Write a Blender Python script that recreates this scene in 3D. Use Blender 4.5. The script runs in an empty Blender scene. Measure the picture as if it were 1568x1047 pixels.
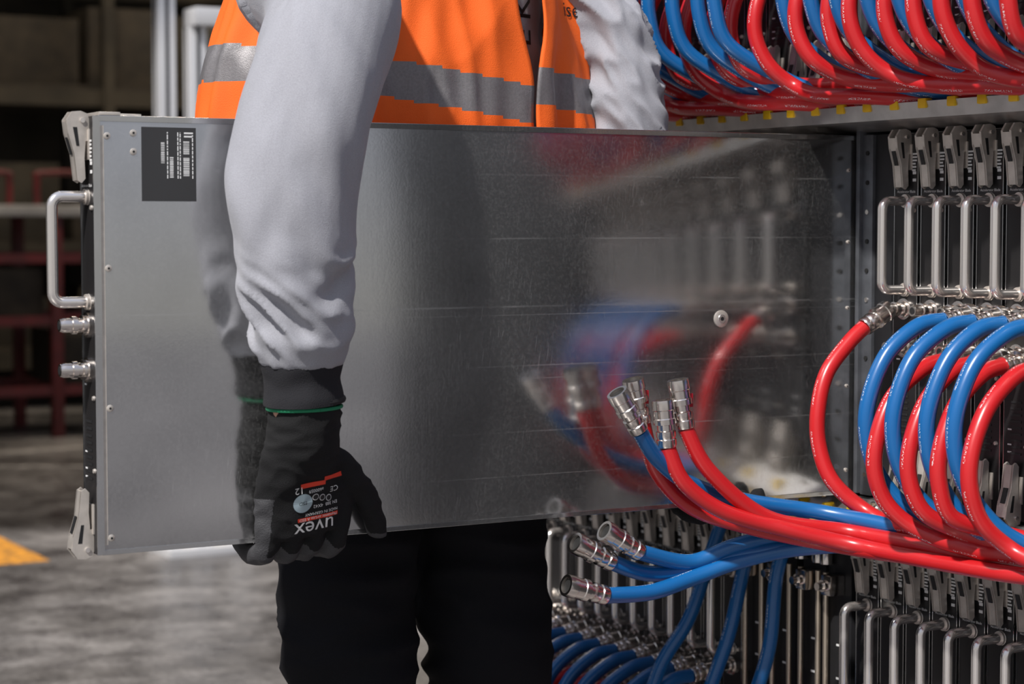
import bpy, bmesh, math, random
from mathutils import Vector, Matrix, noise
random.seed(4)
D = bpy.data
scene = bpy.context.scene
COL = scene.collection
scene.view_settings.view_transform = 'Standard'

# ------------------------------------------------------------------ materials
def mat(name, color, rough=0.5, metal=0.0, noise_scale=0, noise_amt=0.0, bump=0.0, bump_scale=200, color2=None, spec=None, coat=0, sheen=0, bdist=.002):
    m = D.materials.new(name); m.use_nodes = True
    nt = m.node_tree; b = nt.nodes["Principled BSDF"]
    b.inputs["Base Color"].default_value = (*color, 1)
    b.inputs["Roughness"].default_value = rough
    b.inputs["Metallic"].default_value = metal
    if spec is not None: b.inputs["Specular IOR Level"].default_value = spec
    if coat: b.inputs["Coat Weight"].default_value = coat
    if sheen:
        b.inputs["Sheen Weight"].default_value = sheen
    tc = nt.nodes.new("ShaderNodeTexCoord")
    if noise_scale:
        n = nt.nodes.new("ShaderNodeTexNoise"); n.inputs["Scale"].default_value = noise_scale
        n.inputs["Detail"].default_value = 6
        nt.links.new(tc.outputs["Object"], n.inputs["Vector"])
        r = nt.nodes.new("ShaderNodeValToRGB")
        c2 = color2 if color2 else tuple(c*(1-noise_amt) for c in color)
        r.color_ramp.elements[0].position = 0.35; r.color_ramp.elements[1].position = 0.65
        r.color_ramp.elements[0].color = (*c2, 1); r.color_ramp.elements[1].color = (*color, 1)
        nt.links.new(n.outputs["Fac"], r.inputs["Fac"]); nt.links.new(r.outputs["Color"], b.inputs["Base Color"])
    if bump:
        n2 = nt.nodes.new("ShaderNodeTexNoise"); n2.inputs["Scale"].default_value = bump_scale
        n2.inputs["Detail"].default_value = 4
        nt.links.new(tc.outputs["Object"], n2.inputs["Vector"])
        bp = nt.nodes.new("ShaderNodeBump"); bp.inputs["Strength"].default_value = bump
        bp.inputs["Distance"].default_value = bdist
        nt.links.new(n2.outputs["Fac"], bp.inputs["Height"]); nt.links.new(bp.outputs["Normal"], b.inputs["Normal"])
    return m

def N(nt, t, **kw):
    n = nt.nodes.new(t)
    for k, v in kw.items(): setattr(n, k, v)
    return n
def math_node(nt, op, a, b=None, c=None):
    n = nt.nodes.new("ShaderNodeMath"); n.operation = op
    for i, v in enumerate((a, b, c)):
        if v is None: continue
        if isinstance(v, (int, float)): n.inputs[i].default_value = v
        else: nt.links.new(v, n.inputs[i])
    return n.outputs[0]

M = {}
M['face'] = mat("blade_face_black", (0.020,0.019,0.020), 0.36, 0.2)
M['chrome'] = mat("handle_chrome", (0.92,0.87,0.83), 0.20, 0.88)
M['latch'] = mat("latch_steel", (0.74,0.68,0.62), 0.34, 0.55, 60, 0.2)
M['white'] = mat("print_white", (0.75,0.75,0.75), 0.6)
M['label'] = mat("label_charcoal", (0.035,0.035,0.037), 0.6)
M['rubber'] = mat("rubber_black", (0.012,0.012,0.013), 0.6)
M['alu'] = mat("tray_aluminium", (0.70,0.68,0.66), 0.32, 0.92, 30, 0.2)
M['darkmetal'] = mat("rack_dark_metal", (0.025,0.025,0.028), 0.45, 0.3, 20, 0.3)
M['plate'] = mat("rack_plate_grey", (0.16,0.17,0.19), 0.5, 0.6, 40, 0.3)
M['yellow'] = mat("tag_yellow", (0.85,0.55,0.01), 0.5)
M['fit'] = mat("fitting_nickel", (0.80,0.74,0.69), 0.2, 1.0)
M['hole'] = mat("fitting_bore_dark", (0.01,0.01,0.01), 0.7)
M['redtab'] = mat("release_tab_red", (0.35,0.01,0.02), 0.4)
M['gold'] = mat("brass_post", (0.70,0.60,0.48), 0.3, .9)

def galvanised():
    m = D.materials.new("blade_brushed_sheet"); m.use_nodes = True
    nt = m.node_tree; b = nt.nodes["Principled BSDF"]
    tc = N(nt, "ShaderNodeTexCoord")
    def tex(scale3, scale=1.0, detail=4, rot=None):
        mp = N(nt, "ShaderNodeMapping"); mp.inputs["Scale"].default_value = scale3
        src = tc.outputs["Object"]
        if rot:
            mr = N(nt, "ShaderNodeMapping"); mr.inputs["Rotation"].default_value = rot
            nt.links.new(src, mr.inputs["Vector"]); src = mr.outputs[0]
        nt.links.new(src, mp.inputs["Vector"])
        n = N(nt, "ShaderNodeTexNoise"); n.inputs["Scale"].default_value = scale; n.inputs["Detail"].default_value = detail
        nt.links.new(mp.outputs[0], n.inputs["Vector"]); return n.outputs["Fac"]
    def ramp(v, a, b_):
        mr = N(nt, "ShaderNodeMapRange"); mr.inputs[1].default_value = a; mr.inputs[2].default_value = b_
        nt.links.new(v, mr.inputs[0]); return mr.outputs[0]
    n1 = tex((60,420,14), 1, 5)
    n2 = tex((330,330,330), 1, 3)
    n3 = tex((6,6,6), 1, 5)
    s1 = ramp(tex((20,800,38), 1, 2, (0.14,0,0)), .62, .74)
    s2 = ramp(tex((20,700,30), 1, 2, (-0.30,0,0)), .64, .76)
    gate = ramp(n3, .42, .62)
    scr = math_node(nt, 'MULTIPLY', math_node(nt,'ADD', s1, math_node(nt,'MULTIPLY', s2, .6)), gate)
    sx = N(nt, "ShaderNodeSeparateXYZ"); nt.links.new(tc.outputs["Object"], sx.inputs[0])
    ln = None
    for z0, wdt, y0 in ((.455,.0016,.50),(.372,.0015,.42),(.283,.0018,.0),(.272,.0010,.38),(.205,.0014,.40),(.188,.0010,.5),(.118,.0015,.45),(.060,.0010,.40)):
        l = ramp(math_node(nt,'ABSOLUTE', math_node(nt,'SUBTRACT', sx.outputs["Z"], z0)), wdt, wdt*.2)
        l = math_node(nt, 'MULTIPLY', l, ramp(sx.outputs["Y"], y0, y0+.12))
        ln = l if ln is None else math_node(nt,'MAXIMUM', ln, l)
    ln = math_node(nt, 'MULTIPLY', ln, ramp(tex((1,10,60),1,4), .35, .6))
    r = math_node(nt, 'MULTIPLY_ADD', n1, 0.06, 0.055)
    r = math_node(nt, 'MULTIPLY_ADD', n2, 0.06, r)
    r = math_node(nt, 'MULTIPLY_ADD', n3, 0.07, r)
    r = math_node(nt, 'MULTIPLY_ADD', scr, 0.06, r)
    r = math_node(nt, 'MULTIPLY_ADD', ln, 0.06, r)
    nt.links.new(r, b.inputs["Roughness"])
    met = math_node(nt,'SUBTRACT', .975, math_node(nt,'ADD', math_node(nt,'MULTIPLY', scr, .10), math_node(nt,'ADD', math_node(nt,'MULTIPLY', ln, .10), math_node(nt,'MULTIPLY', ramp(n2,.45,.75), .05))))
    nt.links.new(met, b.inputs["Metallic"])
    cr_ = N(nt, "ShaderNodeValToRGB")
    cr_.color_ramp.elements[0].color = (0.54,0.54,0.54,1); cr_.color_ramp.elements[1].color = (0.66,0.66,0.66,1)
    cr_.color_ramp.elements[0].position = 0.3; cr_.color_ramp.elements[1].position = 0.7
    nt.links.new(n3, cr_.inputs["Fac"]); nt.links.new(cr_.outputs[0], b.inputs["Base Color"])
    bp = N(nt, "ShaderNodeBump"); bp.inputs["Strength"].default_value = 0.04; bp.inputs["Distance"].default_value = 0.0006
    h = math_node(nt, 'ADD', n2, math_node(nt,'MULTIPLY', n3, 2.0))
    nt.links.new(h, bp.inputs["Height"]); nt.links.new(bp.outputs["Normal"], b.inputs["Normal"])
    return m
M['galv'] = galvanised()

def hose_mat(name, col):
    m = D.materials.new(name); m.use_nodes = True
    nt = m.node_tree; b = nt.nodes["Principled BSDF"]
    b.inputs["Roughness"].default_value = 0.32
    b.inputs["Coat Weight"].default_value = 0.4
    b.inputs["Coat Roughness"].default_value = 0.2
    uv = N(nt, "ShaderNodeUVMap"); s = N(nt, "ShaderNodeSeparateXYZ"); nt.links.new(uv.outputs[0], s.inputs[0])
    u, v = s.outputs["X"], s.outputs["Y"]
    fu = math_node(nt,'FRACT', math_node(nt,'MULTIPLY', u, 2.0))
    band = math_node(nt,'LESS_THAN', math_node(nt,'ABSOLUTE', math_node(nt,'SUBTRACT', fu, 0.5)), 0.045)
    cx = N(nt, "ShaderNodeCombineXYZ")
    nt.links.new(math_node(nt,'MULTIPLY', u, 38.0), cx.inputs[0]); nt.links.new(math_node(nt,'MULTIPLY', v, 520.0), cx.inputs[1])
    n = N(nt, "ShaderNodeTexNoise"); n.inputs["Scale"].default_value = 1.0; n.inputs["Detail"].default_value = 1
    nt.links.new(cx.outputs[0], n.inputs["Vector"])
    glyph = math_node(nt,'GREATER_THAN', n.outputs["Fac"], 0.54)
    word = math_node(nt,'GREATER_THAN', math_node(nt,'SINE', math_node(nt,'MULTIPLY', v, 95.0)), -0.1)
    mask = math_node(nt,'MULTIPLY', math_node(nt,'MULTIPLY', math_node(nt,'MULTIPLY', band, glyph), word), .75)
    mx = N(nt, "ShaderNodeMix"); mx.data_type='RGBA'
    nt.links.new(mask, mx.inputs[0]); mx.inputs[6].default_value = (*col,1); mx.inputs[7].default_value = (0.8,0.82,0.85,1)
    nt.links.new(mx.outputs[2], b.inputs["Base Color"])
    return m
M['red'] = hose_mat("hose_red", (0.56,0.014,0.018))
M['blue'] = hose_mat("hose_blue", (0.006,0.120,0.36))

# ------------------------------------------------------------------ mesh helpers
def newobj(name, bm, mats, parent=None, smooth=True, angle=40):
    me = D.meshes.new(name); bm.normal_update(); bm.to_mesh(me); bm.free()
    for k in mats: me.materials.append(M[k] if isinstance(k, str) else k)
    ob = D.objects.new(name, me); COL.objects.link(ob)
    if smooth:
        for p in me.polygons: p.use_smooth = True
        try: me.set_sharp_from_angle(angle=math.radians(angle))
        except Exception: pass
    if parent: ob.parent = parent
    return ob
def empty(name, loc=(0,0,0)):
    e = D.objects.new(name, None); e.location = loc; COL.objects.link(e); e.empty_display_size = 0.1
    return e

def box(bm, lo, hi, mi=0, bevel=0.0, rot=None):
    lo = Vector(lo); hi = Vector(hi); c = (lo+hi)/2; s = hi-lo
    mtx = Matrix.Translation(c) @ (rot.to_4x4() if rot else Matrix.Identity(4)) @ Matrix.Diagonal((s.x, s.y, s.z, 1))
    ret = bmesh.ops.create_cube(bm, size=1.0, matrix=mtx)
    vs = ret['verts']; fs = set(f for v in vs for f in v.link_faces)
    for f in fs: f.material_index = mi
    if bevel > 0:
        es = list(set(e for v in vs for e in v.link_edges))
        r = bmesh.ops.bevel(bm, geom=es, offset=bevel, segments=2, affect='EDGES', profile=0.6)
        for f in r['faces']: f.material_index = mi
def cr(pts, n=8):
    P = [list(p) for p in pts]
    out = []
    L = len(P)
    for i in range(L-1):
        p0 = P[max(i-1,0)]; p1 = P[i]; p2 = P[i+1]; p3 = P[min(i+2,L-1)]
        for k in range(n):
            t = k/n
            out.append([0.5*((2*b)+(-a+c)*t+(2*a-5*b+4*c-d)*t*t+(-a+3*b-3*c+d)*t**3) for a,b,c,d in zip(p0,p1,p2,p3)])
    out.append(P[-1])
    return out
def tube(bm, pts, rad, seg=12, mi=0, cap=True, ref=None, uvl=None, uoff=0.0):
    pts = [Vector(p[:3]) for p in pts]; n = len(pts)
    if not isinstance(rad, (list, tuple)): rad = [rad]*n
    T = []
    for i in range(n):
        a = pts[max(i-1,0)]; b = pts[min(i+1,n-1)]; d = (b-a)
        T.append(d.normalized() if d.length > 1e-9 else (T[-1] if T else Vector((0,0,1))))
    if ref is None:
        r0 = Vector((1,0,0)) if abs(T[0].x) < 0.9 else Vector((0,0,1))
    else: r0 = Vector(ref)
    nrm = (r0 - T[0]*r0.dot(T[0])).normalized()
    rings = []; ln = 0; lens = []
    for i in range(n):
        if i: ln += (pts[i]-pts[i-1]).length
        lens.append(ln)
        rr = r0 if ref is not None else nrm
        nrm = (rr - T[i]*rr.dot(T[i])).normalized()
        bn = T[i].cross(nrm)
        ra = rad[i]; ra, rb = (ra if isinstance(ra,(tuple,list)) else (ra, ra))
        rings.append([bm.verts.new(pts[i] + nrm*(math.cos(2*math.pi*k/seg)*ra) + bn*(math.sin(2*math.pi*k/seg)*rb)) for k in range(seg)])
    for i in range(n-1):
        for k in range(seg):
            k2 = (k+1)%seg
            f = bm.faces.new((rings[i][k], rings[i][k2], rings[i+1][k2], rings[i+1][k])); f.material_index = mi
            if uvl is not None:
                uvs = ((k/seg, lens[i]), ((k+1)/seg, lens[i]), ((k+1)/seg, lens[i+1]), (k/seg, lens[i+1]))
                for lp, q in zip(f.loops, uvs): lp[uvl].uv = (q[0], q[1]+uoff)
    if cap:
        f = bm.faces.new(rings[0][::-1]); f.material_index = mi
        f = bm.faces.new(rings[-1]); f.material_index = mi
def revolve(bm, p0, p1, prof, seg=20, mi=0):
    p0 = Vector(p0); p1 = Vector(p1); d = p1-p0
    t = d.normalized(); r0 = Vector((1,0,0)) if abs(t.x) < 0.9 else Vector((0,0,1))
    n = (r0 - t*r0.dot(t)).normalized(); b = t.cross(n)
    rings = [[bm.verts.new(p0 + d*s + (n*math.cos(2*math.pi*k/seg) + b*math.sin(2*math.pi*k/seg))*r) for k in range(seg)] for s, r in prof]
    for i in range(len(rings)-1):
        for k in range(seg):
            k2 = (k+1)%seg
            f = bm.faces.new((rings[i][k], rings[i][k2], rings[i+1][k2], rings[i+1][k])); f.material_index = mi
    bm.faces.new(rings[0][::-1]).material_index = mi
    bm.faces.new(rings[-1]).material_index = mi
def extrude_profile(bm, prof, x0, x1, mi=0):
    a = [bm.verts.new((x0, y, z)) for y, z in prof]; b = [bm.verts.new((x1, y, z)) for y, z in prof]
    n = len(prof)
    for i in range(n):
        j = (i+1)%n
        bm.faces.new((a[i], a[j], b[j], b[i])).material_index = mi
    bm.faces.new(a[::-1]).material_index = mi; bm.faces.new(b).material_index = mi
def ball(bm, c, r, mi=0, seg=16, scale=(1,1,1)):
    mtx = Matrix.Translation(c) @ Matrix.Diagonal((r*scale[0], r*scale[1], r*scale[2], 1))
    ret = bmesh.ops.create_uvsphere(bm, u_segments=seg, v_segments=max(8, seg//2), radius=1.0, matrix=mtx)
    for v in ret['verts']:
        for f in v.link_faces: f.material_index = mi
def text_geo(body, size):
    cu = D.curves.new("tmp_text", 'FONT'); cu.body = body; cu.size = size; cu.align_x = 'CENTER'; cu.align_y = 'CENTER'
    cu.resolution_u = 3
    ob = D.objects.new("tmp_text", cu); COL.objects.link(ob)
    dg = bpy.context.evaluated_depsgraph_get(); me = D.meshes.new_from_object(ob.evaluated_get(dg))
    vs = [v.co.copy() for v in me.vertices]; fs = [tuple(p.vertices) for p in me.polygons]
    D.objects.remove(ob); D.curves.remove(cu); D.meshes.remove(me)
    return vs, fs
def add_text(bm, geo, origin, ux, uy, mi):
    o = Vector(origin); ux = Vector(ux); uy = Vector(uy)
    vs = [bm.verts.new(o + ux*v.x + uy*v.y) for v in geo[0]]
    for f in geo[1]:
        try: bm.faces.new([vs[i] for i in f]).material_index = mi
        except ValueError: pass

# ------------------------------------------------------------------ blade mesh (local: x thickness, -y out of the rack, z up)
H = 0.518
def latch(bm, zt, sgn, w=0.0095):
    prof = [(0,-.016),(-.006,.002),(-.014,.005),(-.024,.004),(-.031,-.006),(-.029,-.022),(-.022,-.045),(-.0185,-.076),(-.0135,-.079),(-.009,-.074),(-.010,-.05),(-.0085,-.03),(0,-.03)]
    for s in (-1, 1):
        x0, x1 = (-w, -w+0.0035) if s < 0 else (w-0.0035, w)
        P = [(y, zt + sgn*z) for y, z in prof]
        if sgn < 0: P = P[::-1]
        extrude_profile(bm, P, x0, x1, 3)
    front = [(-.031,-.008),(-.0285,-.008),(-.0265,-.022),(-.0195,-.046),(-.016,-.076),(-.0185,-.076),(-.022,-.045),(-.029,-.022)]
    P = [(y, zt + sgn*z) for y, z in front]
    if sgn < 0: P = P[::-1]
    extrude_profile(bm, P, -w+0.001, w-0.001, 3)
    sl = [(-.0285,-.026),(-.0228,-.046),(-.0222,-.046),(-.0279,-.026)]
    P = [(y-0.0006, zt + sgn*z) for y, z in sl]
    if sgn < 0: P = P[::-1]
    extrude_profile(bm, P, -w*0.4, w*0.4, 6)
    for s in (-1,1):
        P = [(-.0235,-.014),(-.0185,-.014),(-.0160,-.036),(-.0195,-.036)]
        P = [(y, zt + sgn*z) for y, z in P]
        extrude_profile(bm, P, s*w-.0003, s*w+.0003, 6)
    revolve(bm, (-w-.002, -.012, zt+sgn*-.006), (w+.002, -.012, zt+sgn*-.006), [(0,.0030),(1,.0030)], 12, 2)
    box(bm, (-w-.003, -.006, zt+sgn*-.038-.014), (w+.003, 0, zt+sgn*-.038+.022), 3, .001)

TXT = text_geo("Accelerator Blade", 0.0052)
def blade_front(bm, w=0.0245):
    box(bm, (-w,-.004,.001), (w,.002,H-.001), 0, .0008)
    for s in (-1,1):
        box(bm, (s*w-.0006, -.0048, .001), (s*w+.0006, .004, H-.001), 1)
    latch(bm, H, 1); latch(bm, 0, -1)
    zt, zb, y = .423, .299, -.047
    r = .012
    pts = [(0,-.003,zt),(0,y+r,zt)]
    for k in range(1,7):
        a = k/7*math.pi/2; pts.append((0, y+r-math.sin(a)*r, zt-r+math.cos(a)*r))
    pts += [(0,y,zt-r),(0,y,zb+r)]
    for k in range(1,7):
        a = k/7*math.pi/2; pts.append((0, y+r-math.cos(a)*r, zb+r-math.sin(a)*r))
    pts += [(0,y+r,zb),(0,-.003,zb)]
    tube(bm, pts, .0068, 14, 2)
    for z in (zt, zb):
        revolve(bm, (0,-.008,z), (0,-.003,z), [(0,.0095),(.7,.0095),(1,.011)], 16, 3)
    for z in (.272, .219):
        revolve(bm, (0,-.002,z), (0,-.040,z), [(0,.015),(.16,.015),(.17,.012),(.3,.012),(.31,.0085),(.45,.0085),(.46,.0105),(.62,.0105),(.63,.0085),(.9,.0085),(.94,.0075),(1,.0075)], 18, 7)
        revolve(bm, (0,-.0405,z),(0,-.0400,z), [(0,.005),(1,.005)], 12, 6)
    add_text(bm, TXT, (0,-.0046,.436), (1,0,0), (0,0,1), 4)
    for k in range(6):
        z = .487 - k*.0045
        box(bm, (.0115,-.0046,z), (.0115+random.uniform(.006,.011),-.0042,z+.0024), 4)
    for z in (.46,.45): box(bm, (.013,-.0046,z),(.020,-.0042,z+.004),4)
    for z in (.20,.12,.10,.09):
        box(bm, (-.017,-.0046,z),(-.010,-.0042,z+.002),4)
    for z in (.186,.10,.30,.41):
        revolve(bm, (.017,-.0065,z),(.017,-.004,z), [(0,.0025),(1,.0032)], 10, 3)
    for k in range(9):
        box(bm, (-.012,-.0048,.088+k*.0085), (.008,-.0040,.091+k*.0085), 6)
BM_MATS = ['face','galv','chrome','latch','white','label','rubber','fit']

def blade_mesh(name, depth, carried=False):
    bm = bmesh.new()
    blade_front(bm)
    box(bm, (-.0225,.002,0), (.0225,depth,H), 1, .0012)
    if carried:
        box(bm, (.0225,.004,H-.007), (.0236,depth-.01,H-.0008), 1)
        box(bm, (.0225,.004,.0008), (.0236,depth-.01,.006), 1)
        box(bm, (-.0225,.004,H), (.0225,.03,H+.004), 3, .001)
        box(bm, (-.020,.033,H), (.010,.06,H+.003), 3, .001)
        box(bm, (.0225,depth-.004,.004), (.0238,depth,H-.004), 3)
        box(bm, (.0223,.004,.012), (.0230,.009,H-.012), 3)
        def screw(y, z, r=.0042):
            revolve(bm, (.0225,y,z), (.0242,y,z), [(0,r),(.6,r),(1,r*.7)], 16, 3)
            revolve(bm, (.0242,y,z), (.0244,y,z), [(0,r*.35),(1,r*.35)], 8, 6)
        for y, z in ((.013,.494),(.045,.498),(.045,.476),(.013,.339),(.013,.174),(.013,.020)):
            screw(y, z)
        for z in (.468,.365,.27,.209,.157,.035): screw(depth-.022, z, .0028)
        y, z = depth-.245, .2595
        revolve(bm, (.0225,y,z),(.0250,y,z), [(0,.012),(.5,.0118),(1,.009)], 24, 3)
        revolve(bm, (.0250,y,z),(.0256,y,z), [(0,.0065),(1,.006)], 24, 2)
        revolve(bm, (.0256,y,z),(.0259,y,z), [(0,.003),(1,.003)], 6, 6)
        y0,y1,z0,z1 = .055,.123,.418,.5055
        box(bm, (.0224,y0,z0), (.0230,y1,z1), 5)
        X0, X1 = .0229, .0232
        def pr(a,b,c,d): box(bm, (X0,a,c),(X1,b,d),4)
        rs = random.Random(3)
        def barcode(ya, yb, za, zb):
            z = za
            while z < zb:
                h = rs.choice((.0005,.0009,.0013)); pr(ya,yb,z,min(z+h,zb)); z += h+rs.choice((.0005,.0008))
        barcode(.107,.1145,.448,.470); barcode(.107,.1145,.474,.490)
        barcode(.090,.0945,.446,.471); barcode(.079,.0835,.463,.488)
        for yc in (.0995,.1025,.0865,.118):
            z = .445
            while z < .500:
                h = rs.uniform(.002,.006); pr(yc,yc+.0013,z,min(z+h,.5)); z += h+.0012
        for zc in (.497,.501): pr(.108,.118,zc-.003,zc-.001)
    me_ob = newobj(name, bm, BM_MATS)
    return me_ob

carried = blade_mesh("server_blade", 1.138, True)
carried.location = (-.0225, -1.138, .739)

# ------------------------------------------------------------------ rack
rack = empty("server_rack", (0,0,0))
proto = blade_mesh("blade_module", .3)
proto.parent = rack
X_LEFT, X_RIGHT = -.95, 1.80
X_SPLIT = .60     # beyond this, unseen black doors, added to darken the blade's reflection
BASES = {'top':1.321, 'mid':.739, 'low':.157}
cent = {}
for k in BASES: cent[k] = []
for k in ('top','mid'):
    for i in range(16):
        if k == 'mid' and i == 0: continue
        cent[k].append(-.0225-.056*i)
    for i in range(9): cent[k].append(.105+.056*i)
for i in range(10): cent['low'].append(.03+.0548*i)
for i in range(12): cent['low'].append(-.300-.0555*i)
first = True
for k, b in BASES.items():
    for x in cent[k]:
        if first: ob = proto; first = False
        else:
            ob = D.objects.new("blade_module", proto.data); COL.objects.link(ob); ob.parent = rack
        ob.location = (x, 0, b)
bm = bmesh.new()
box(bm, (X_LEFT-.03, .004, 0.02), (X_LEFT, 1.2, 2.12), 0, .003)
box(bm, (X_RIGHT, .004, 0.02), (X_RIGHT+.03, 1.2, 2.12), 0, .003)
box(bm, (X_LEFT-.03, 1.17, 0.02), (X_RIGHT+.03, 1.2, 2.12), 0)
box(bm, (X_LEFT-.03, .0, 2.08), (X_RIGHT+.03, 1.2, 2.12), 0, .003)
box(bm, (X_LEFT, .30, .1), (X_RIGHT, .31, 2.08), 0)
box(bm, (X_LEFT-.03, .02, 0.04), (X_RIGHT+.03, 1.2, .09), 0)
for x in (X_LEFT, X_RIGHT-.05, .2):
    for y in (.08, 1.1):
        revolve(bm, (x, y, 0), (x, y, .05), [(0,.03),(.3,.03),(.35,.012),(1,.012)], 16, 0)
box(bm, (X_LEFT, .0, 1.905), (X_SPLIT, .02, 2.08), 0)
box(bm, (X_LEFT, .0, .09), (X_SPLIT, .02, .157), 0)
box(bm, (X_SPLIT, -.02, .05), (X_SPLIT+.04, .3, 2.10), 0, .004)
for x0, x1 in ((X_SPLIT+.045, X_SPLIT+.615),(X_SPLIT+.625, X_RIGHT+.02)):
    box(bm, (x0, -.03, .08), (x1, -.004, 2.08), 0, .006)
    box(bm, (x0+.04, -.034, .14), (x1-.04, -.029, 2.02), 0, .003)
    box(bm, (x0+.012, -.05, .95), (x0+.028, -.03, 1.15), 0, .004)
newobj("cabinet", bm, ['darkmetal'], rack)
bm = bmesh.new()
for k in ('mid','top'):
    b = BASES[k]
    box(bm, (.012,-.006,b), (.034,.30,b+H), 1, .001)
    box(bm, (.034,-.001,b), (.076,.30,b+H), 0, .001)
    box(bm, (.004,-.012,b+.002), (.012,.30,b+H+.006), 1, .001)
    for j in range(12):
        z = b+.03+j*.042
        revolve(bm, (.023,-.0075,z),(.023,-.006,z), [(0,.0035),(1,.0035)], 10, 3 if j%3 else 2)
b = BASES['low']
for xc in (-.235,-.165,-.095,-.035):
    box(bm, (xc-.027,-.003,b+.002),(xc+.027,.28,b+H-.002), 0, .001)
    for s in (-1,1):
        if xc > -.05 and s > 0: continue
        tube(bm, [(xc+s*.021,-.012,b+.03),(xc+s*.021,-.012,b+H-.06)], .0045, 10, 4)
        revolve(bm, (xc+s*.021,-.012,b+H-.05),(xc+s*.021,-.012,b+H-.02), [(0,.004),(.1,.010),(.8,.010),(1,.006)], 12, 2)
    box(bm, (xc-.012,-.03,b+H-.09),(xc+.012,-.003,b+H-.06), 2, .003)
    revolve(bm, (xc,-.028,b+H-.075),(xc,-.046,b+H-.075), [(0,.009),(.5,.009),(.5,.006),(1,.006)], 14, 2)
    for j in range(5): box(bm, (xc-.006,-.0038,b+.15+j*.05),(xc+.004,-.003,b+.153+j*.05), 5)
add_text(bm, text_geo("T5KV", .016), (-.003,-.004,.66), (0,0,1), (-1,0,0), 5)
newobj("divider_columns", bm, ['darkmetal','plate','fit','hole','gold','white'], rack)
bm = bmesh.new()
for b in (1.903, 1.321, .739, .157):
    prof = [(0,b-.003),(-.012,b-.004),(-.05,b-.036),(-.100,b-.040),(-.106,b-.030),(-.109,b-.031),(-.104,b-.052),(-.052,b-.052),(0,b-.060)]
    extrude_profile(bm, prof[::-1], X_LEFT, X_SPLIT, 0)
    x = X_LEFT+.03; i = 0
    while x < X_SPLIT-.02:
        box(bm, (x-.008,-.1105,b-.040),(x+.008,-.098,b-.027), 1, .002)
        box(bm, (x-.003,-.044,b-.030),(x+.003,-.026,b-.014), 1, .001)
        revolve(bm, (x+.028,-.020,b-.009),(x+.028,-.022,b-.005), [(0,.004),(1,.003)], 10, 2)
        x += .056; i += 1
newobj("hose_tray", bm, ['alu','yellow','fit'], rack, angle=25)

# ------------------------------------------------------------------ hoses
HM = ['red','blue','fit','hole','redtab']
def coupling(bm, p0, p1, tab=False):
    revolve(bm, p0, p1, [(0,.0122),(.05,.0132),(.16,.0132),(.18,.0118),(.24,.0132),(.34,.0132),(.36,.0108),(.47,.0108),(.49,.0150),(.60,.0150),(.62,.0138),(.78,.0138),(.80,.0150),(.93,.0150),(1,.0142),(1,.0105),(.93,.0105)], 22, 2)
    p0 = Vector(p0); p1 = Vector(p1); d = p1-p0
    revolve(bm, p0+d*.925, p0+d*.935, [(0,.0103),(1,.0103)], 16, 3)
    if tab:
        q = p0+d*.55; s = d.normalized().cross(Vector((.87,-.5,0))).normalized()
        box(bm, q+s*.012-Vector((.003,.003,.009)), q+s*.012+Vector((.003,.003,.009)), 4, .001)
HR = .0108
cnt = 0
def hose(bm, uvl, pts, col, n=8, seg=16):
    global cnt; cnt += 1
    tube(bm, cr(pts, n), HR, seg, col, uvl=uvl, uoff=cnt*.037)

def first_hose(bm, uvl, x, zu, b):
    p0 = (x, -.078, zu-.024); by = .160
    coupling(bm, p0, (x, -.034, zu))
    pts = [p0,(x-.001,-.104,zu-.045),(x,-by+.018,zu-.085),(x+.004,-by,zu-.135),(x+.010,-by-.002,zu-.185),(x+.028,-by+.008,b+.040),(x+.062,-by+.038,b+.002),
               (x+.115,-.115,b-.010),(x+.19,-.108,b-.012),(x+.27,-.080,b-.018),(x+.33,-.03,b-.030)]
    hose(bm, uvl, pts, 0)
def array_hose(bm, uvl, x, z, b, col, tier, rs, bulge=.205):
    j = rs.uniform(-1,1); j2 = rs.uniform(-1,1)
    zu = z
    p0 = (x, -.084, zu-.008)
    coupling(bm, p0, (x, -.034, zu), False)
    by = bulge + .007*j
    k = max(.25, min(1.0, (.585-x)/.30))     # the last hoses drop into the tray sooner
    if col == 0:
        o = .0125
        pts = [p0,(x+o*.4,-.122,zu-.016),(x+o*.8,-by+.030,zu-.052),(x+o,-by+.003,zu-.105),(x+o+.002,-by,zu-.150),(x+o+(.014+.003*j2)*k,-by+.016,b+.028),(x+o+.038*k,-by+.046+tier*.010,b-.002+tier*.006),
               (x+o+.098*k,-.140+tier*.014,b-.016+tier*.009),(x+o+.168*k,-.122+tier*.010,b-.020+tier*.009),(x+o+.238*k,-.085,b-.026),(x+o+.285*k,-.03,b-.030)]
    else:
        o = -.0115
        pts = [p0,(x+o*.4,-.122,zu-.014),(x+o*.8,-by+.032,zu-.050),(x+o,-by+.004,zu-.110),(x+o,-by+.004,zu-.165),(x+o+.006,-by+.024,b+.058),(x+.020*k,-.150,b+.018),
               (x+.060*k,-.115,b-.006),(x+.12*k,-.088,b-.020),(x+.19*k,-.03,b-.028)]
    hose(bm, uvl, pts, col)

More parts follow.
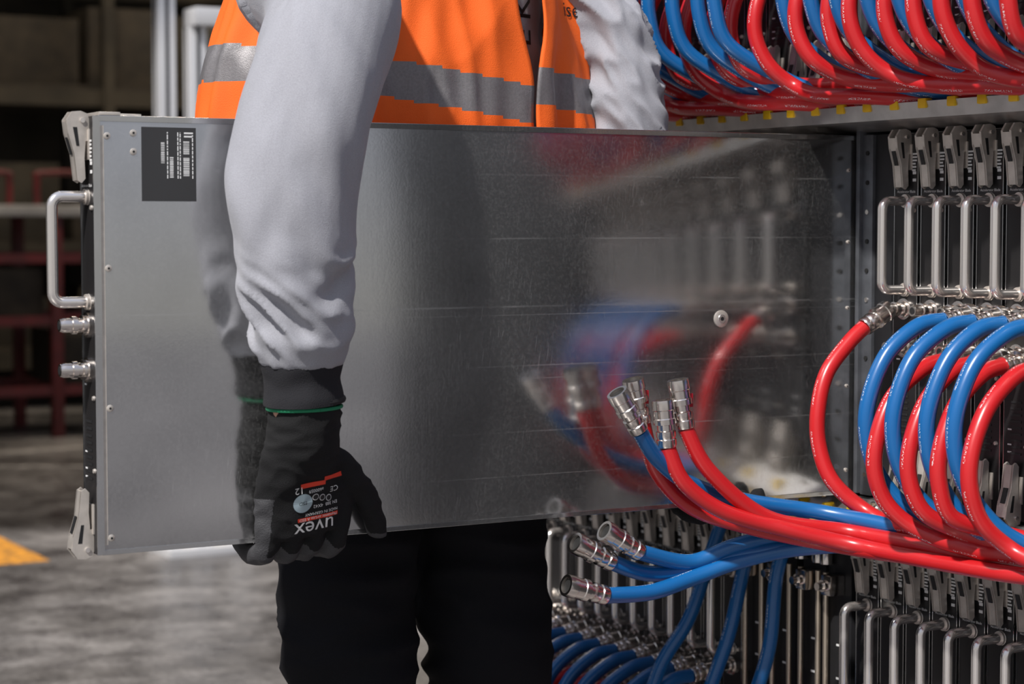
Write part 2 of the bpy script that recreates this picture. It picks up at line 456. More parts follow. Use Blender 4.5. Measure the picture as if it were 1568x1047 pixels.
for name in ('top','mid','low'):
    b = BASES[name]; rs = random.Random(7)
    bm = bmesh.new(); uvl = bm.loops.layers.uv.new("UVMap")
    xs = sorted(cent[name])
    for i, x in enumerate(xs):
        if name == 'mid':
            if x > .45: continue
            if x < 0: continue
            if abs(x-.105) < .01:
                first_hose(bm, uvl, x, b+.272, b); continue
            if abs(x-.161) < .01 or abs(x-.217) < .01: continue
        elif x > .50: continue
        bb = br = .205
        if name == 'top' and x < .08: bb, br = .232, .180
        elif name == 'top': bb = .215
        array_hose(bm, uvl, x, b+.272, b, 1, i%3, rs, bb)
        array_hose(bm, uvl, x, b+.219, b, 0, i%3, rs, br)
    newobj("coolant_hose_bundle", bm, HM)

def free_hose(pts, col, tip, tab=False):
    bm = bmesh.new(); uvl = bm.loops.layers.uv.new("UVMap")
    hose(bm, uvl, pts, col, 10, 20)
    if tip: coupling(bm, pts[0], tip, tab)
    newobj("coolant_hose", bm, HM)
free_hose([(.107,-.378,.862),(.115,-.344,.803),(.132,-.262,.738),(.165,-.155,.716),(.26,-.132,.712),(.42,-.120,.709),(.57,-.04,.706)], 0, (.105,-.389,.926), True)
free_hose([(.105,-.405,.838),(.111,-.382,.790),(.122,-.327,.750),(.145,-.246,.724),(.20,-.158,.700),(.33,-.145,.698),(.48,-.13,.70),(.58,-.04,.70)], 0, (.103,-.411,.900))
free_hose([(.110,-.452,.862),(.100,-.417,.823),(.090,-.358,.785),(.092,-.273,.757),(.125,-.168,.738),(.23,-.112,.725),(.36,-.05,.708)], 1, (.110,-.487,.914))
free_hose([(.070,-.421,.868),(.068,-.397,.803),(.075,-.345,.751),(.102,-.268,.722),(.155,-.178,.700),(.28,-.130,.695),(.45,-.06,.70)], 0, (.072,-.438,.926), True)
free_hose([(.060,-.418,.694),(.060,-.3375,.674),(.080,-.277,.694),(.105,-.212,.706),(.18,-.13,.712),(.33,-.06,.706)], 1, (.060,-.474,.727))
free_hose([(.045,-.452,.681),(.046,-.394,.661),(.058,-.327,.664),(.085,-.262,.682),(.12,-.195,.694),(.2,-.12,.704),(.35,-.05,.703)], 1, (.045,-.510,.712))
free_hose([(.080,-.484,.645),(.075,-.409,.642),(.070,-.335,.655),(.085,-.272,.674),(.12,-.20,.690),(.2,-.13,.70),(.33,-.05,.70)], 1, (.080,-.545,.664))
free_hose([(-.28,-.03,.69),(-.285,-.06,.61),(-.283,-.10,.517),(-.298,-.15,.43),(-.31,-.17,.3),(-.28,-.12,.16),(-.2,-.05,.12)], 1, None)
free_hose([(-.19,-.03,.69),(-.193,-.06,.61),(-.19,-.09,.51),(-.2,-.12,.42),(-.22,-.15,.3),(-.2,-.12,.16),(-.1,-.05,.12)], 1, None)
free_hose([(-.11,-.03,.69),(-.112,-.06,.61),(-.11,-.075,.5),(-.12,-.10,.41),(-.13,-.13,.3),(-.11,-.12,.16),(0,-.05,.12)], 1, None)

# ------------------------------------------------------------------ worker
M['hoodie'] = mat("hoodie_heather_grey", (0.39,0.395,0.44), 0.95, 0, 800, .16, .4, 1100, sheen=.15)
M['vest'] = mat("vest_orange", (1.0,0.15,0.012), 0.75, 0, 0, 0, .35, 900)
M['silver'] = mat("vest_reflective_tape", (0.24,0.23,0.24), 0.45, 0.3, 300, .15, .2, 700)
M['pants'] = mat("trousers_black", (0.008,0.008,0.010), 0.9, 0, 0, 0, .3, 700, spec=.2)
M['cuff'] = mat("ribbed_cuff_black", (0.014,0.014,0.018), 0.9, 0, 0, 0, .5, 900)
M['glove'] = mat("glove_black_knit", (0.010,0.010,0.011), 0.8, 0, 0, 0, .6, 1100, spec=.3)
M['gpalm'] = mat("glove_grey_coating", (0.05,0.05,0.055), 0.6, 0, 0, 0, .5, 600)
M['green'] = mat("glove_green_hem", (0.01,0.22,0.10), 0.7)
M['skin'] = mat("skin", (0.55,0.30,0.21), 0.5)
M['hair'] = mat("hair_brown", (0.06,0.035,0.02), 0.7, 0, 200, .4)
M['printred'] = mat("glove_print_red", (0.75,0.05,0.02), 0.6)
M['printgrey'] = mat("glove_print_grey", (0.35,0.45,0.5), 0.6)
M['boot'] = mat("boot_leather", (0.02,0.018,0.016), 0.5, 0, 0,0,.3,200)
M['eye'] = mat("eye_white", (0.8,0.8,0.8), 0.2)

worker = empty("worker", (-.24,-.61,0))
def wparent(ob):
    ob.parent = worker; ob.matrix_parent_inverse = Matrix.Translation(-worker.location)
def remeshed(name, bm, voxel, mats, smooth=4, disp=None):
    me = D.meshes.new(name); bmesh.ops.recalc_face_normals(bm, faces=bm.faces); bm.to_mesh(me); bm.free()
    ob = D.objects.new(name, me); COL.objects.link(ob)
    m = ob.modifiers.new("r", 'REMESH'); m.mode = 'VOXEL'; m.voxel_size = voxel
    if smooth:
        s = ob.modifiers.new("s", 'SMOOTH'); s.factor = .5; s.iterations = smooth
    dg = bpy.context.evaluated_depsgraph_get()
    nm = D.meshes.new_from_object(ob.evaluated_get(dg))
    ob.modifiers.clear(); ob.data = nm; nm.name = name
    if disp:
        ns = [v.normal.copy() for v in nm.vertices]
        for v, n in zip(nm.vertices, ns):
            v.co += n*disp(v.co, n)
        nm.update()
    nm.materials.clear()
    for k in mats: nm.materials.append(M[k])
    for p in nm.polygons: p.use_smooth = True; p.material_index = 0
    wparent(ob)
    return ob
def limb(bm, rows, n=6, seg=28, ref=(0,1,0)):
    P = cr(rows, n)
    tube(bm, [p[:3] for p in P], [(p[3], p[4] if len(p) > 4 else p[3]) for p in P], seg, 0, ref=ref)

R_ARM = [(-.20,-.76,1.545,.078,.078),(-.14,-.825,1.505,.090,.090),(-.05,-.848,1.445,.090,.092),(.02,-.849,1.396,.085,.088),(.060,-.8815,1.318,.083,.084),(.083,-.914,1.241,.078,.074),
         (.086,-.925,1.194,.0775,.072),(.083,-.925,1.124,.0740,.068),(.078,-.922,1.061,.066,.063),(.073,-.915,1.025,.0600,.058),(.071,-.911,.995,.0595,.056),(.068,-.9095,.972,.0545,.053),(.067,-.909,.962,.051,.049)]
L_ARM = [(-.22,-.46,1.545,.070,.075),(-.20,-.375,1.485,.070,.075),(-.165,-.325,1.38,.056,.066),(-.150,-.312,1.30,.057,.062),(-.145,-.300,1.2,.062,.064),(-.135,-.28,1.05,.056,.054),(-.125,-.262,.975,.052,.050)]
def ridge(x): return 1-abs(x)*2
def sstep(a,b,x):
    t = max(0,min(1,(x-a)/(b-a))); return t*t*(3-2*t)
def hood_disp(c, n):
    d = noise.noise(c*7)*.004
    if c.x > -.06 and c.y < -.74:
        phi = math.atan2(c.y+.92, c.x-.08)
        z = c.z
        w1 = sstep(1.13,1.04,z)*sstep(.964,.988,z)
        v = Vector((math.cos(phi)*.8, math.sin(phi)*.8, z*27 + 1.4*math.sin(phi*1.0+1)))
        q = noise.noise(v)
        d += w1*(.013*(1-2*math.sqrt(q*q+.004))-.004)
        v = Vector((math.cos(phi)*1.6+3, math.sin(phi)*1.6, z*42 + 1.4*math.sin(phi+2)))
        d += w1*(.004*noise.noise(v))
        w2 = sstep(1.02,1.12,z)*sstep(1.30,1.18,z)
        v = Vector((math.cos(phi)*.8+3, math.sin(phi)*.8, z*11 + 1.7*math.sin(phi+.6)))
        d += w2*(.009*noise.noise(v))
        v = Vector((math.cos(phi)*.7+9, math.sin(phi)*.7, z*6 + 1.6*math.sin(phi-.6)))
        d += sstep(1.1,1.2,z)*(.010*noise.noise(v))
        v = Vector((math.cos(phi)*1.5+1, math.sin(phi)*1.5, z*16 + 2.5*math.sin(phi-1.6)))
        d += .003*noise.noise(v)
    elif c.y > -.42:
        phi = math.atan2(c.y+.32, c.x+.15)
        v = Vector((math.cos(phi)*1.2+5, math.sin(phi)*1.2, c.z*26 + 1.8*math.sin(phi+.3)))
        d += .015*(ridge(noise.noise(v))-.5)
    else:
        v = Vector((c.x*6, c.y*6, c.z*14)); d += .010*(ridge(noise.noise(v))-.5)
    return d
bm = bmesh.new()
limb(bm, [(-.24,-.61,1.00,.195,.135),(-.24,-.61,1.1,.205,.145),(-.24,-.61,1.25,.20,.145),(-.24,-.61,1.4,.20,.14),(-.235,-.61,1.5,.195,.13),(-.23,-.61,1.56,.16,.105),(-.225,-.61,1.60,.085,.085),(-.22,-.61,1.66,.07,.075)], 6, 40)
limb(bm, R_ARM); limb(bm, L_ARM)
limb(bm, [(-.20,-.70,1.60,.04,.04),(-.30,-.69,1.60,.05,.05),(-.36,-.61,1.57,.06,.06),(-.30,-.53,1.60,.05,.05),(-.20,-.52,1.60,.04,.04)], 6, 16, ref=(0,0,1))
hoodie = remeshed("hoodie", bm, .0045, ['hoodie'], 2, hood_disp)

def cuff(p0, p1, r, name):
    bm = bmesh.new(); seg = 120; p0 = Vector(p0); p1 = Vector(p1)
    t = (p1-p0).normalized(); n = (Vector((1,0,0))-t*t.x).normalized(); b = t.cross(n)
    rings = []
    K = 16
    for i in range(K+1):
        s = i/K; rr0 = r*(1-.04*s) + .0016*math.sin(s*7+1)
        rings.append([bm.verts.new(p0.lerp(p1, s) + (n*math.cos(a)+b*math.sin(a))*(rr0 + .0007*(k%2) + .0018*noise.noise(Vector((math.cos(a)*2, math.sin(a)*2, s*3))))) for k, a in ((k, 2*math.pi*k/seg) for k in range(seg))])
    for i in range(K):
        for k in range(seg): bm.faces.new((rings[i][k], rings[i][(k+1)%seg], rings[i+1][(k+1)%seg], rings[i+1][k]))
    bm.faces.new(rings[0][::-1]); bm.faces.new(rings[-1])
    wparent(newobj(name, bm, ['cuff'], angle=60))
cuff((.067,-.909,.972), (.064,-.905,.915), .0480, "sleeve_cuff_right")
cuff((-.125,-.262,.985), (-.115,-.255,.915), .046, "sleeve_cuff_left")
bm = bmesh.new()
tube(bm, [(.064,-.905,.925),(.062,-.9045,.90)], .0400, 32, 0)
tube(bm, [(-.115,-.255,.925),(-.113,-.254,.90)], .039, 32, 0)
wparent(newobj("wrists", bm, ['skin']))
bm = bmesh.new()
def torus(bm, c, R, r, mi, tilt=0):
    pts = [(c[0]+R*math.cos(a), c[1]+R*math.sin(a), c[2]+tilt*math.sin(a)*R) for a in (2*math.pi*k/48 for k in range(49))]
    tube(bm, pts, r, 8, mi, ref=(0,0,1), cap=False)
torus(bm, (.063,-.9035,.9095), .0445, .0024, 0, .03)
torus(bm, (-.114,-.2545,.9095), .0435, .0022, 0)
torus(bm, (.0635,-.901,.9165), .0435, .0045, 1, .08)
wparent(newobj("glove_hem", bm, ['green','rubber']))

def glove_disp(c, n):
    return noise.noise(c*38)*.0022 + .0026*(ridge(noise.noise(Vector((c.x*25, c.y*25, c.z*60))))-.5)
bm = bmesh.new()
limb(bm, [(.0635,-.904,.912,.0430,.0430),(.062,-.903,.895,.0442,.0435),(.059,-.904,.872,.0440,.0415),(.053,-.905,.852,.049,.037),(.045,-.902,.825,.056,.031),(.038,-.898,.798,.062,.027),(.033,-.894,.772,.064,.024),(.029,-.892,.752,.060,.019)], 6, 36)
FY = [-.938,-.907,-.877,-.847]
FL = [.004,-.006,-.010,-.004]
for i, y in enumerate(FY):
    L = FL[i]
    P = cr([(.038,y+.004,.785,.014),(.033,y,.757,.0145),(.022,y,.735+(-.003 if i in(0,1) else 0),.0142),(-.004,y,.7245,.0132),(-.032+L*.5,y,.7235,.0128),(-.054+L*.3,y,.732,.0122),(-.060+L*.3,y,.752,.0118),(-.060+L*.3,y,.764,.0085)], 6)
    tube(bm, [p[:3] for p in P], [p[3] for p in P], 14, 0)
P = cr([(.050,-.874,.855,.016),(.046,-.845,.832,.019),(.040,-.822,.806,.0165),(.032,-.803,.782,.0148),(.022,-.790,.760,.0138),(.015,-.783,.744,.0118),(.012,-.781,.738,.008)], 6)
tube(bm, [p[:3] for p in P], [p[3] for p in P], 16, 0)
limb(bm, [(.046,-.868,.835,.02,.016),(.040,-.850,.800,.022,.014),(.036,-.845,.775,.016,.013)], 5, 16)
gl = remeshed("glove_right", bm, .0028, ['glove','gpalm'], 3, glove_disp)
for p in gl.data.polygons:
    c = p.center
    if (c.z < .742 and c.x < .034) or (c.y > -.812 and c.x < .022) or (c.y < -.942 and c.z < .80): p.material_index = 1
bm = bmesh.new()
limb(bm, [(-.114,-.2545,.912,.0425,.0425),(-.110,-.252,.885,.043,.041),(-.100,-.245,.85,.046,.034),(-.088,-.238,.81,.053,.027),(-.078,-.234,.775,.054,.022),(-.070,-.232,.757,.048,.016)], 6, 30)
for i, y in enumerate((-.276,-.248,-.220,-.192)):
    P = cr([(-.076,y,.78,.0125),(-.070,y,.755,.013),(-.055,y,.732,.013),(-.030,y,.7255,.0125),(-.002,y,.7255,.0125),(.014,y,.738,.0115),(.0155,y,.752,.0105),(.0155,y,.759,.007)], 6)
    tube(bm, [p[:3] for p in P], [p[3] for p in P], 14, 0)
P = cr([(-.105,-.275,.86,.015),(-.095,-.300,.835,.016),(-.078,-.315,.805,.014),(-.066,-.318,.780,.012),(-.064,-.318,.768,.008)], 6)
tube(bm, [p[:3] for p in P], [p[3] for p in P], 14, 0)
remeshed("glove_left", bm, .003, ['glove','gpalm'], 3, glove_disp)

from mathutils.bvhtree import BVHTree
def bvh_of(ob): return BVHTree.FromPolygons([v.co.copy() for v in ob.data.vertices], [tuple(p.vertices) for p in ob.data.polygons])
bvh = bvh_of(gl)
bm = bmesh.new()
ang = math.radians(180+8)
def put(geo, y, z, mi, extra=0.0, tree=None, angle=None):
    a_ = ang if angle is None else angle
    ca, sa = math.cos(a_), math.sin(a_)
    vs = []
    for v in geo[0]:
        yy = y + v.x*ca - v.y*sa; zz = z + v.x*sa + v.y*ca
        hit = (tree or bvh).ray_cast(Vector((.3,yy,zz)), Vector((-1,0,0)))
        xx = (hit[0].x if hit[0] else .04) + .0009 + extra
        vs.append(bm.verts.new((xx,yy,zz)))
    for f in geo[1]:
        try: bm.faces.new([vs[i] for i in f]).material_index = mi
        except ValueError: pass
def grid_geo(w, h, nx=14, ny=5):
    vs = [Vector((-w/2+w*i/nx, -h/2+h*j/ny, 0)) for j in range(ny+1) for i in range(nx+1)]
    fs = [(j*(nx+1)+i, j*(nx+1)+i+1, (j+1)*(nx+1)+i+1, (j+1)*(nx+1)+i) for j in range(ny) for i in range(nx)]
    return vs, fs
def disc_geo(r):
    vs = [Vector((0,0,0))]+[Vector((math.cos(a)*r, math.sin(a)*r, 0)) for a in (2*math.pi*k/24 for k in range(24))]
    return vs, [(0,k+1,(k+1)%24+1) for k in range(24)]
put(text_geo("uvex", .028), -.887,.762, 0)
put(grid_geo(.054,.0048), -.884,.7745, 1)
put(text_geo("Phynomic airLite A ESD", .0052), -.884,.7745, 0, .0006)
put(text_geo("MADE IN GERMANY", .0050), -.880,.7808, 0)
put(disc_geo(.0120), -.907,.793, 2)
put(text_geo("ESD", .006), -.907,.793, 3, .0006)
for k in range(3):
    put(disc_geo(.0042), -.892+.0098*k,.8005-.0012*k, 0); put(disc_geo(.0033), -.892+.0098*k,.8005-.0012*k, 3, .0005)
put(text_geo("EN 388  4X42", .0058), -.876,.7905, 0)
put(text_geo("CE", .010), -.866,.8095, 0)
put(text_geo("12", .012), -.914,.8095, 0)
put(grid_geo(.032,.0058), -.897,.8165, 1)
put(grid_geo(.028,.0054), -.870,.8250, 1)
put(text_geo("a600059", .0058), -.892,.8090, 0)
wparent(newobj("glove_print", bm, ['white','printred','printgrey','rubber'], smooth=False))

# hi-vis vest
bm = bmesh.new()
TH0 = math.radians(25)
NT, NZ = 300, 120
Z0, Z1 = 1.10, 1.60
def vest_prof(z):
    K = [(1.10,.275,.180),(1.25,.272,.172),(1.35,.262,.165),(1.45,.240,.158),(1.53,.20,.145),(1.58,.15,.125),(1.60,.10,.095)]
    for (a,p,q),(b,r,s) in zip(K, K[1:]):
        if z <= b:
            t = (z-a)/(b-a); return p+(r-p)*t, q+(s-q)*t
    return K[-1][1:]
grid = []
for j in range(NZ+1):
    z = Z0+(Z1-Z0)*j/NZ; row = []
    a, b_ = vest_prof(z)
    gap = math.radians(0.6 + 10*sstep(1.31,1.44,z) + 25*sstep(1.45,1.6,z))
    for i in range(NT+1):
        s = i/NT
        th = TH0 + gap/2 + s*(2*math.pi - gap)
        c, sn = math.cos(th), math.sin(th)
        dg_ = math.degrees((th+math.pi)%(2*math.pi)-math.pi)
        v = Vector((c*2.6, sn*2.6, z*2.2)); f = .014*(ridge(noise.noise(v))-.5)
        v = Vector((c*5+4, sn*5, z*5 + sn*3)); f += .007*(ridge(noise.noise(v))-.5)
        v = Vector((c*9+4, sn*9, z*16)); f += .003*noise.noise(v)
        fl = .022*math.exp(-((dg_+105)/38)**2)*sstep(1.5,1.3,z)
        fl += .018*math.exp(-((dg_-68)/22)**2)*sstep(1.55,1.4,z)
        ed = .012*math.exp(-s/.020)+.008*math.exp(-(1-s)/.02)
        fo = .007*math.sin(s*110)*math.exp(-s/.10)*sstep(1.5,1.35,z)
        row.append(bm.verts.new((-.24+(b_+f+fl+ed+fo)*c, -.615+(a+f+fl+ed+fo)*sn, z)))
    grid.append(row)
def band_mi(c, s):
    zt = 1.316 + max(0,-(c.y+.5))*.13
    if s < .5 and c.y > -.5 and c.x > -.3: zt = 1.340 - (c.y+.46)*.10
    if zt-.050 < c.z < zt: return 1
    return 0
for j in range(NZ):
    for i in range(NT):
        f = bm.faces.new((grid[j][i], grid[j][i+1], grid[j+1][i+1], grid[j+1][i]))
        f.material_index = band_mi(f.calc_center_median(), i/NT)
vest = newobj("hi_vis_vest", bm, ['vest','silver'], angle=180)
vt = bvh_of(vest); ht = bvh_of(hoodie); wparent(vest)
so = vest.modifiers.new("s", 'SOLIDIFY'); so.thickness = .003; so.offset = 0
bm = bmesh.new()
put(text_geo("ise", .030), -.405,1.428, 0, .002, vt, 0)
put(text_geo("K", .05), -.492,1.425, 0, .001, ht, math.pi/2)
put(text_geo("E", .05), -.492,1.385, 0, .001, ht, math.pi/2)
wparent(newobj("garment_print", bm, ['rubber'], smooth=False))

def pant_disp(c, n):
    d = noise.noise(c*6)*.008
    v = Vector((c.x*7, c.y*7, c.z*20)); d += .013*(ridge(noise.noise(v))-.5)*sstep(.95,.7,c.z)
    return d
bm = bmesh.new()
limb(bm, [(-.24,-.61,1.06,.175,.125),(-.24,-.61,.98,.185,.14),(-.24,-.61,.90,.185,.145),(-.24,-.61,.84,.16,.12)], 6, 36)
limb(bm, [(-.24,-.70,.90,.105,.12),(-.24,-.705,.78,.10,.108),(-.235,-.706,.62,.094,.098),(-.225,-.708,.50,.089,.094),(-.24,-.718,.35,.080,.082),(-.255,-.722,.20,.074,.078),(-.26,-.725,.08,.072,.08)], 6, 32)
limb(bm, [(-.24,-.52,.90,.105,.12),(-.235,-.512,.78,.10,.108),(-.225,-.505,.62,.097,.098),(-.215,-.500,.50,.091,.092),(-.235,-.497,.35,.080,.082),(-.26,-.495,.20,.074,.078),(-.265,-.494,.08,.072,.08)], 6, 32)
remeshed("trousers", bm, .007, ['pants'], 4, pant_disp)
bm = bmesh.new()
for y in (-.73,-.49):
    limb(bm, [(-.345,y,.05,.035,.04),(-.30,y,.062,.045,.055),(-.22,y,.055,.048,.050),(-.12,y,.042,.052,.036),(-.04,y,.036,.045,.030),(-.005,y,.033,.022,.018)], 6, 24)
    limb(bm, [(-.275,y,.04,.05,.05),(-.275,y,.16,.052,.056)], 4, 20)
    box(bm, (-.35,y-.045,0),(-.01,y+.045,.022), 0, .01)
remeshed("boots", bm, .005, ['boot'], 4)

bm = bmesh.new()
limb(bm, [(-.235,-.61,1.60,.06,.06),(-.225,-.61,1.68,.056,.058)], 4, 24)
limb(bm, [(-.205,-.61,1.635,.02,.03),(-.200,-.61,1.66,.048,.060),(-.205,-.61,1.70,.066,.085),(-.21,-.61,1.75,.075,.095),(-.215,-.61,1.80,.076,.098),(-.22,-.61,1.84,.065,.082),(-.22,-.61,1.865,.035,.045)], 6, 32)
limb(bm, [(-.112,-.61,1.765,.008,.008),(-.100,-.61,1.745,.012,.012),(-.092,-.61,1.728,.016,.014),(-.108,-.61,1.715,.014,.010)], 5, 12)
for s in (-1,1):
    limb(bm, [(-.225,-.61+s*.078,1.775,.008,.018),(-.225,-.61+s*.084,1.755,.009,.020),(-.22,-.61+s*.080,1.728,.008,.012)], 5, 12)
    ball(bm, (-.128,-.61+s*.033,1.758), .017)
limb(bm, [(-.122,-.635,1.688,.006,.008),(-.110,-.61,1.688,.009,.010),(-.122,-.585,1.688,.006,.008)], 5, 10, ref=(0,0,1))
remeshed("head", bm, .004, ['skin'], 3)
bm = bmesh.new()
for s in (-1,1): ball(bm, (-.119,-.61+s*.033,1.758), .0115)
wparent(newobj("eyes", bm, ['eye']))
bm = bmesh.new()
for s in (-1,1): ball(bm, (-.1098,-.61+s*.033,1.758), .0045)
wparent(newobj("irises", bm, ['rubber']))
bm = bmesh.new()
limb(bm, [(-.245,-.61,1.70,.060,.060),(-.245,-.61,1.76,.080,.080),(-.235,-.61,1.81,.082,.095),(-.228,-.61,1.85,.070,.088),(-.225,-.61,1.878,.038,.048)], 6, 32)
remeshed("hair", bm, .004, ['hair'], 3, lambda c,n: noise.noise(c*60)*.004)

# ------------------------------------------------------------------ ground and hall
def floor_mat():
    m = D.materials.new("concrete_floor"); m.use_nodes = True
    nt = m.node_tree; b = nt.nodes["Principled BSDF"]
    tc = N(nt, "ShaderNodeTexCoord")
    def nz(scale, detail, rough=.5, mp=None):
        n = N(nt, "ShaderNodeTexNoise"); n.inputs["Scale"].default_value = scale; n.inputs["Detail"].default_value = detail; n.inputs["Roughness"].default_value=rough
        if mp: nt.links.new(mp.outputs[0], n.inputs["Vector"])
        else: nt.links.new(tc.outputs["Object"], n.inputs["Vector"])
        return n.outputs["Fac"]
    mp = N(nt, "ShaderNodeMapping"); mp.inputs["Rotation"].default_value = (0,0,math.radians(-38)); mp.inputs["Scale"].default_value = (2.2, .9, 1)
    nt.links.new(tc.outputs["Object"], mp.inputs["Vector"])
    n1 = nz(1.3, 8, .6); n2 = nz(60, 6); n3 = nz(1.6, 9, .65, mp); n4 = nz(7, 8, .7)
    s = math_node(nt,'MULTIPLY_ADD', n1, .38, math_node(nt,'MULTIPLY_ADD', n3, .30, math_node(nt,'MULTIPLY_ADD', n4, .20, math_node(nt,'MULTIPLY', n2, .12))))
    r = N(nt, "ShaderNodeValToRGB")
    e = r.color_ramp.elements; e[0].position=.42; e[1].position=.58
    e[0].color=(.040,.036,.036,1); e[1].color=(.29,.272,.265,1)
    mid = e.new(.50); mid.color=(.13,.121,.118,1)
    nt.links.new(s, r.inputs["Fac"]); nt.links.new(r.outputs[0], b.inputs["Base Color"])
    rr = math_node(nt,'MULTIPLY_ADD', n4, .7, .0)
    nt.links.new(rr, b.inputs["Roughness"])
    bp = N(nt, "ShaderNodeBump"); bp.inputs["Strength"].default_value=.2; bp.inputs["Distance"].default_value=.004
    nt.links.new(n2, bp.inputs["Height"]); nt.links.new(bp.outputs["Normal"], b.inputs["Normal"])
    return m
M['floor'] = floor_mat()
bm = bmesh.new(); box(bm, (-14,-16,-.1),(18,16,0), 0); newobj("floor", bm, ['floor'], smooth=False)
M['tape'] = mat("floor_tape_orange", (.80,.33,.02), .6, 0, 30, .5, color2=(.30,.13,.02))
M['linew'] = mat("floor_line_white", (.45,.42,.40), .6, 0, 12, .6)
bm = bmesh.new(); box(bm, (-9,-.13,0.0),(-4.36,.12,.002), 0)
newobj("floor_marking_tape", bm, ['tape'], smooth=False)
bm = bmesh.new()
box(bm, (-7.6,-1.0,0),(-7.5,1.55,.002), 0, rot=Matrix.Rotation(.15,3,'Z'))
box(bm, (-6.9,.65,0),(-6.84,1.55,.002), 0, rot=Matrix.Rotation(-.5,3,'Z'))
newobj("floor_marking_line", bm, ['linew'], smooth=False)

M['wall'] = mat("hall_wall_brown", (.055,.044,.029), .8, 0, 3, .5)
M['ceil'] = mat("hall_ceiling_dark", (.03,.03,.03), .8)
M['redp'] = mat("red_paint", (.13,.010,.010), .5, 0, 8, .5)
M['greyp'] = mat("grey_paint", (.42,.40,.38), .5, 0, 6, .3)
M['brown'] = mat("cardboard_brown", (.045,.034,.022), .8, 0, 9, .5)
M['beige'] = mat("plinth_beige", (.28,.23,.14), .7, 0, 9, .3)
M['alup'] = mat("extruded_aluminium", (.75,.75,.77), .4, .4)
FX = -3.3
def wallbox(name, lo, hi, k):
    bm = bmesh.new(); box(bm, lo, hi, 0); newobj(name, bm, [k], smooth=False)
wallbox("wall_back", (-11.2,-7,0), (-11,9.2,4.2), 'wall')
wallbox("wall_left", (-11,-7.2,0), (FX,-7,4.2), 'wall')
wallbox("wall_right", (-11,9,0), (FX,9.2,4.2), 'wall')
wallbox("ceiling", (-11.2,-7.2,4.2), (FX,9.2,4.4), 'ceil')
wallbox("trim_1", (-11,-7,0), (-10.95,9,.10), 'beige')

sh = empty("storage_shelving", (-10.3,2.4,0))
bm = bmesh.new()
for y in (-1.6,-.2,1.2,2.6):
    for x in (-.4,.4):
        box(bm, (x-.035,y-.035,0),(x+.035,y+.035,3.4), 0, .005)
for z in (.30,.95,1.9,2.8):
    for x in (-.4,.4): box(bm, (x-.02,-1.6,z-.05),(x+.02,2.6,z+.05), 0)
newobj("frame", bm, ['wall'], sh)
bm = bmesh.new()
for z in (.35,1.0,1.95,2.85): box(bm, (-.4,-1.6,z),(.4,2.6,z+.03), 0)
newobj("decks", bm, ['brown'], sh)
bm = bmesh.new(); rs = random.Random(9)
for z in (.38,1.03,1.98):
    y = -1.5
    while y < 2.3:
        w = rs.uniform(.25,.6); h = rs.uniform(.2,.5)
        box(bm, (-.3,y,z),(.3,y+w,z+h), rs.choice((0,1,1)), .01); y += w+rs.uniform(.03,.2)
newobj("stock", bm, ['brown','wall'], sh)
wb = empty("workbench", (-8.6,1.0,0))
bm = bmesh.new(); box(bm, (-.4,-1.3,1.17),(.4,.95,1.23), 0, .006)
newobj("top", bm, ['greyp'], wb)
bm = bmesh.new()
for x in (-.35,.35):
    for y in (-1.2,-.45,.35,.88): box(bm, (x-.03,y-.03,0),(x+.03,y+.03,1.17), 0, .004)
    for z in (.25,.62,.95): box(bm, (x-.02,-1.2,z-.025),(x+.02,.88,z+.025), 0)
for y0 in (-.3,.3):
    pts = [(.2,y0,1.23),(.2,y0,1.36),(.2,y0+.03,1.40),(.2,y0+.42,1.40),(.2,y0+.45,1.36),(.2,y0+.45,1.23)]
    tube(bm, cr(pts,4), .018, 10, 0)
newobj("frame", bm, ['redp'], wb)
bm = bmesh.new()
box(bm, (-.3,-1.1,.27),(.3,-.5,.58), 0, .01); box(bm, (-.3,-.4,.64),(.3,.3,.9), 0, .01); box(bm, (-.3,.4,.27),(.3,.85,.56),0,.01)
newobj("boxes", bm, ['brown'], wb)
st = empty("aluminium_profile_stand", (-4.30,.63,0))
bm = bmesh.new()
def profile_post(bm, x, y, z0, z1, w=.031):
    box(bm, (x-w,y-w,z0),(x+w,y+w,z1), 0, .003)
    for s in (-1,1):
        box(bm, (x+s*(w+.0005)-.001,y-.006,z0),(x+s*(w+.0005)+.001,y+.006,z1), 1)
        box(bm, (x-.006,y+s*(w+.0005)-.001,z0),(x+.006,y+s*(w+.0005)+.001,z1), 1)
profile_post(bm, -.05,-.093, 0, 2.3); profile_post(bm, 0,.0, 0, 1.80); profile_post(bm, .06,.125, 0, 1.86)
box(bm, (-.03,-.03,1.80),(.09,.16,1.86), 0, .003)
box(bm, (-.12,-.15,0),(.12,.2,.03), 0, .004)
newobj("posts", bm, ['alup','darkmetal'], st)

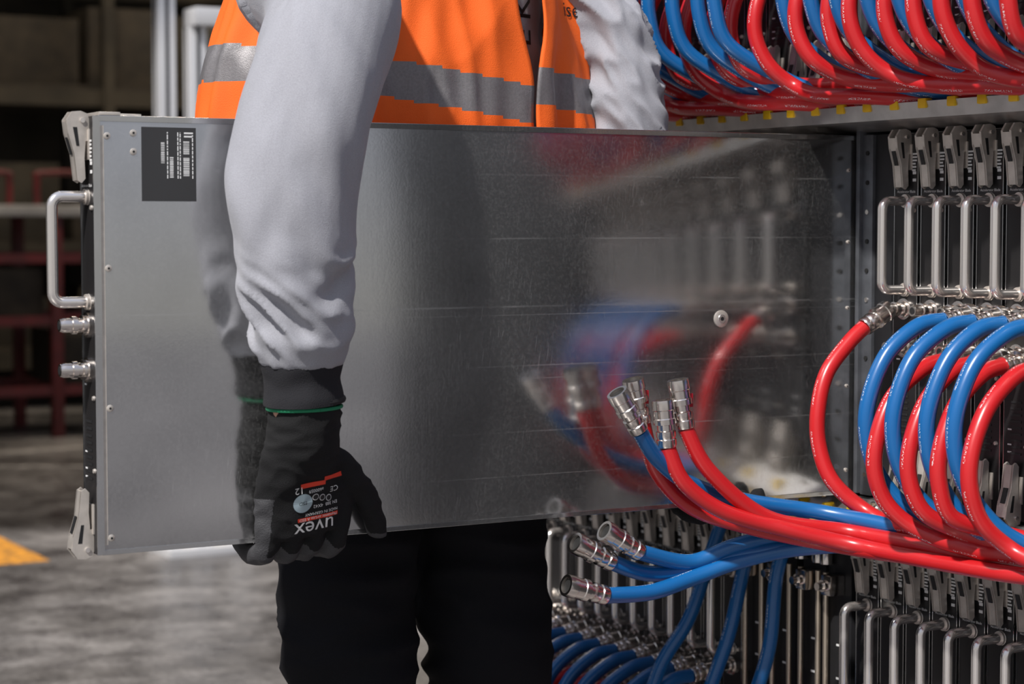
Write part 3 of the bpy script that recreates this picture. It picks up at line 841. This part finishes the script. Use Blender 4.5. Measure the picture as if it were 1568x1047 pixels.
# ------------------------------------------------------------------ light
M['fill_glow'] = mat("fill_lamp_diffuser", (.9,.88,.8), .5)
M['fill_glow'].node_tree.nodes["Principled BSDF"].inputs["Emission Color"].default_value = (1,.9,.75,1)
M['fill_glow'].node_tree.nodes["Principled BSDF"].inputs["Emission Strength"].default_value = 4
for i, (x, y) in enumerate(((-7.4,1.2),(-9.2,4.5))):  # lamps added above the view to brighten the dim hall
    lp = empty("fill_lamp", (x,y,0))
    bm = bmesh.new(); box(bm, (-.2,-.8,4.08),(.2,.8,4.2), 0, .01); newobj("housing", bm, ['greyp'], lp)
    bm = bmesh.new(); box(bm, (-.17,-.77,4.07),(.17,.77,4.085), 0); newobj("diffuser", bm, ['fill_glow'], lp)
    Lt = D.lights.new("fill_light", 'AREA'); Lt.shape='RECTANGLE'; Lt.size=.34; Lt.size_y=1.5; Lt.energy=70; Lt.color=(1,.86,.68)
    lo = D.objects.new("fill_light", Lt); COL.objects.link(lo); lo.parent = lp; lo.location=(0,0,4.05)
sd = Vector((.429,-.762,1.0)).normalized()
L = D.lights.new("sun", 'SUN'); L.energy = 4.7; L.angle = math.radians(2.0); L.color = (1.0,.96,.91)
so_ = D.objects.new("sun", L); COL.objects.link(so_); so_.rotation_euler = sd.to_track_quat('Z','Y').to_euler(); so_.location = (3,-5,7)
w = D.worlds.new("World"); scene.world = w; w.use_nodes = True
nt = w.node_tree; bg = nt.nodes["Background"]
tc = N(nt,"ShaderNodeTexCoord"); sp = N(nt,"ShaderNodeSeparateXYZ"); nt.links.new(tc.outputs["Generated"], sp.inputs[0])
r = N(nt,"ShaderNodeValToRGB"); e = r.color_ramp.elements
e[0].position=.0; e[0].color=(.55,.54,.52,1); e[1].position=.7; e[1].color=(.56,.63,.82,1)
nt.links.new(sp.outputs["Z"], r.inputs["Fac"]); nt.links.new(r.outputs[0], bg.inputs["Color"]); bg.inputs["Strength"].default_value = .72

# ------------------------------------------------------------------ camera
cam = D.cameras.new("camera"); co = D.objects.new("camera", cam); COL.objects.link(co)
co.location = (2.317,-1.901,1.13); cam.lens = 71.75; cam.sensor_width = 36
co.rotation_euler = (math.radians(90-3.31), 0, math.radians(60.3))
cam.clip_end = 100
cam.dof.use_dof = True; cam.dof.focus_distance = 2.65; cam.dof.aperture_fstop = 5.2
scene.camera = co
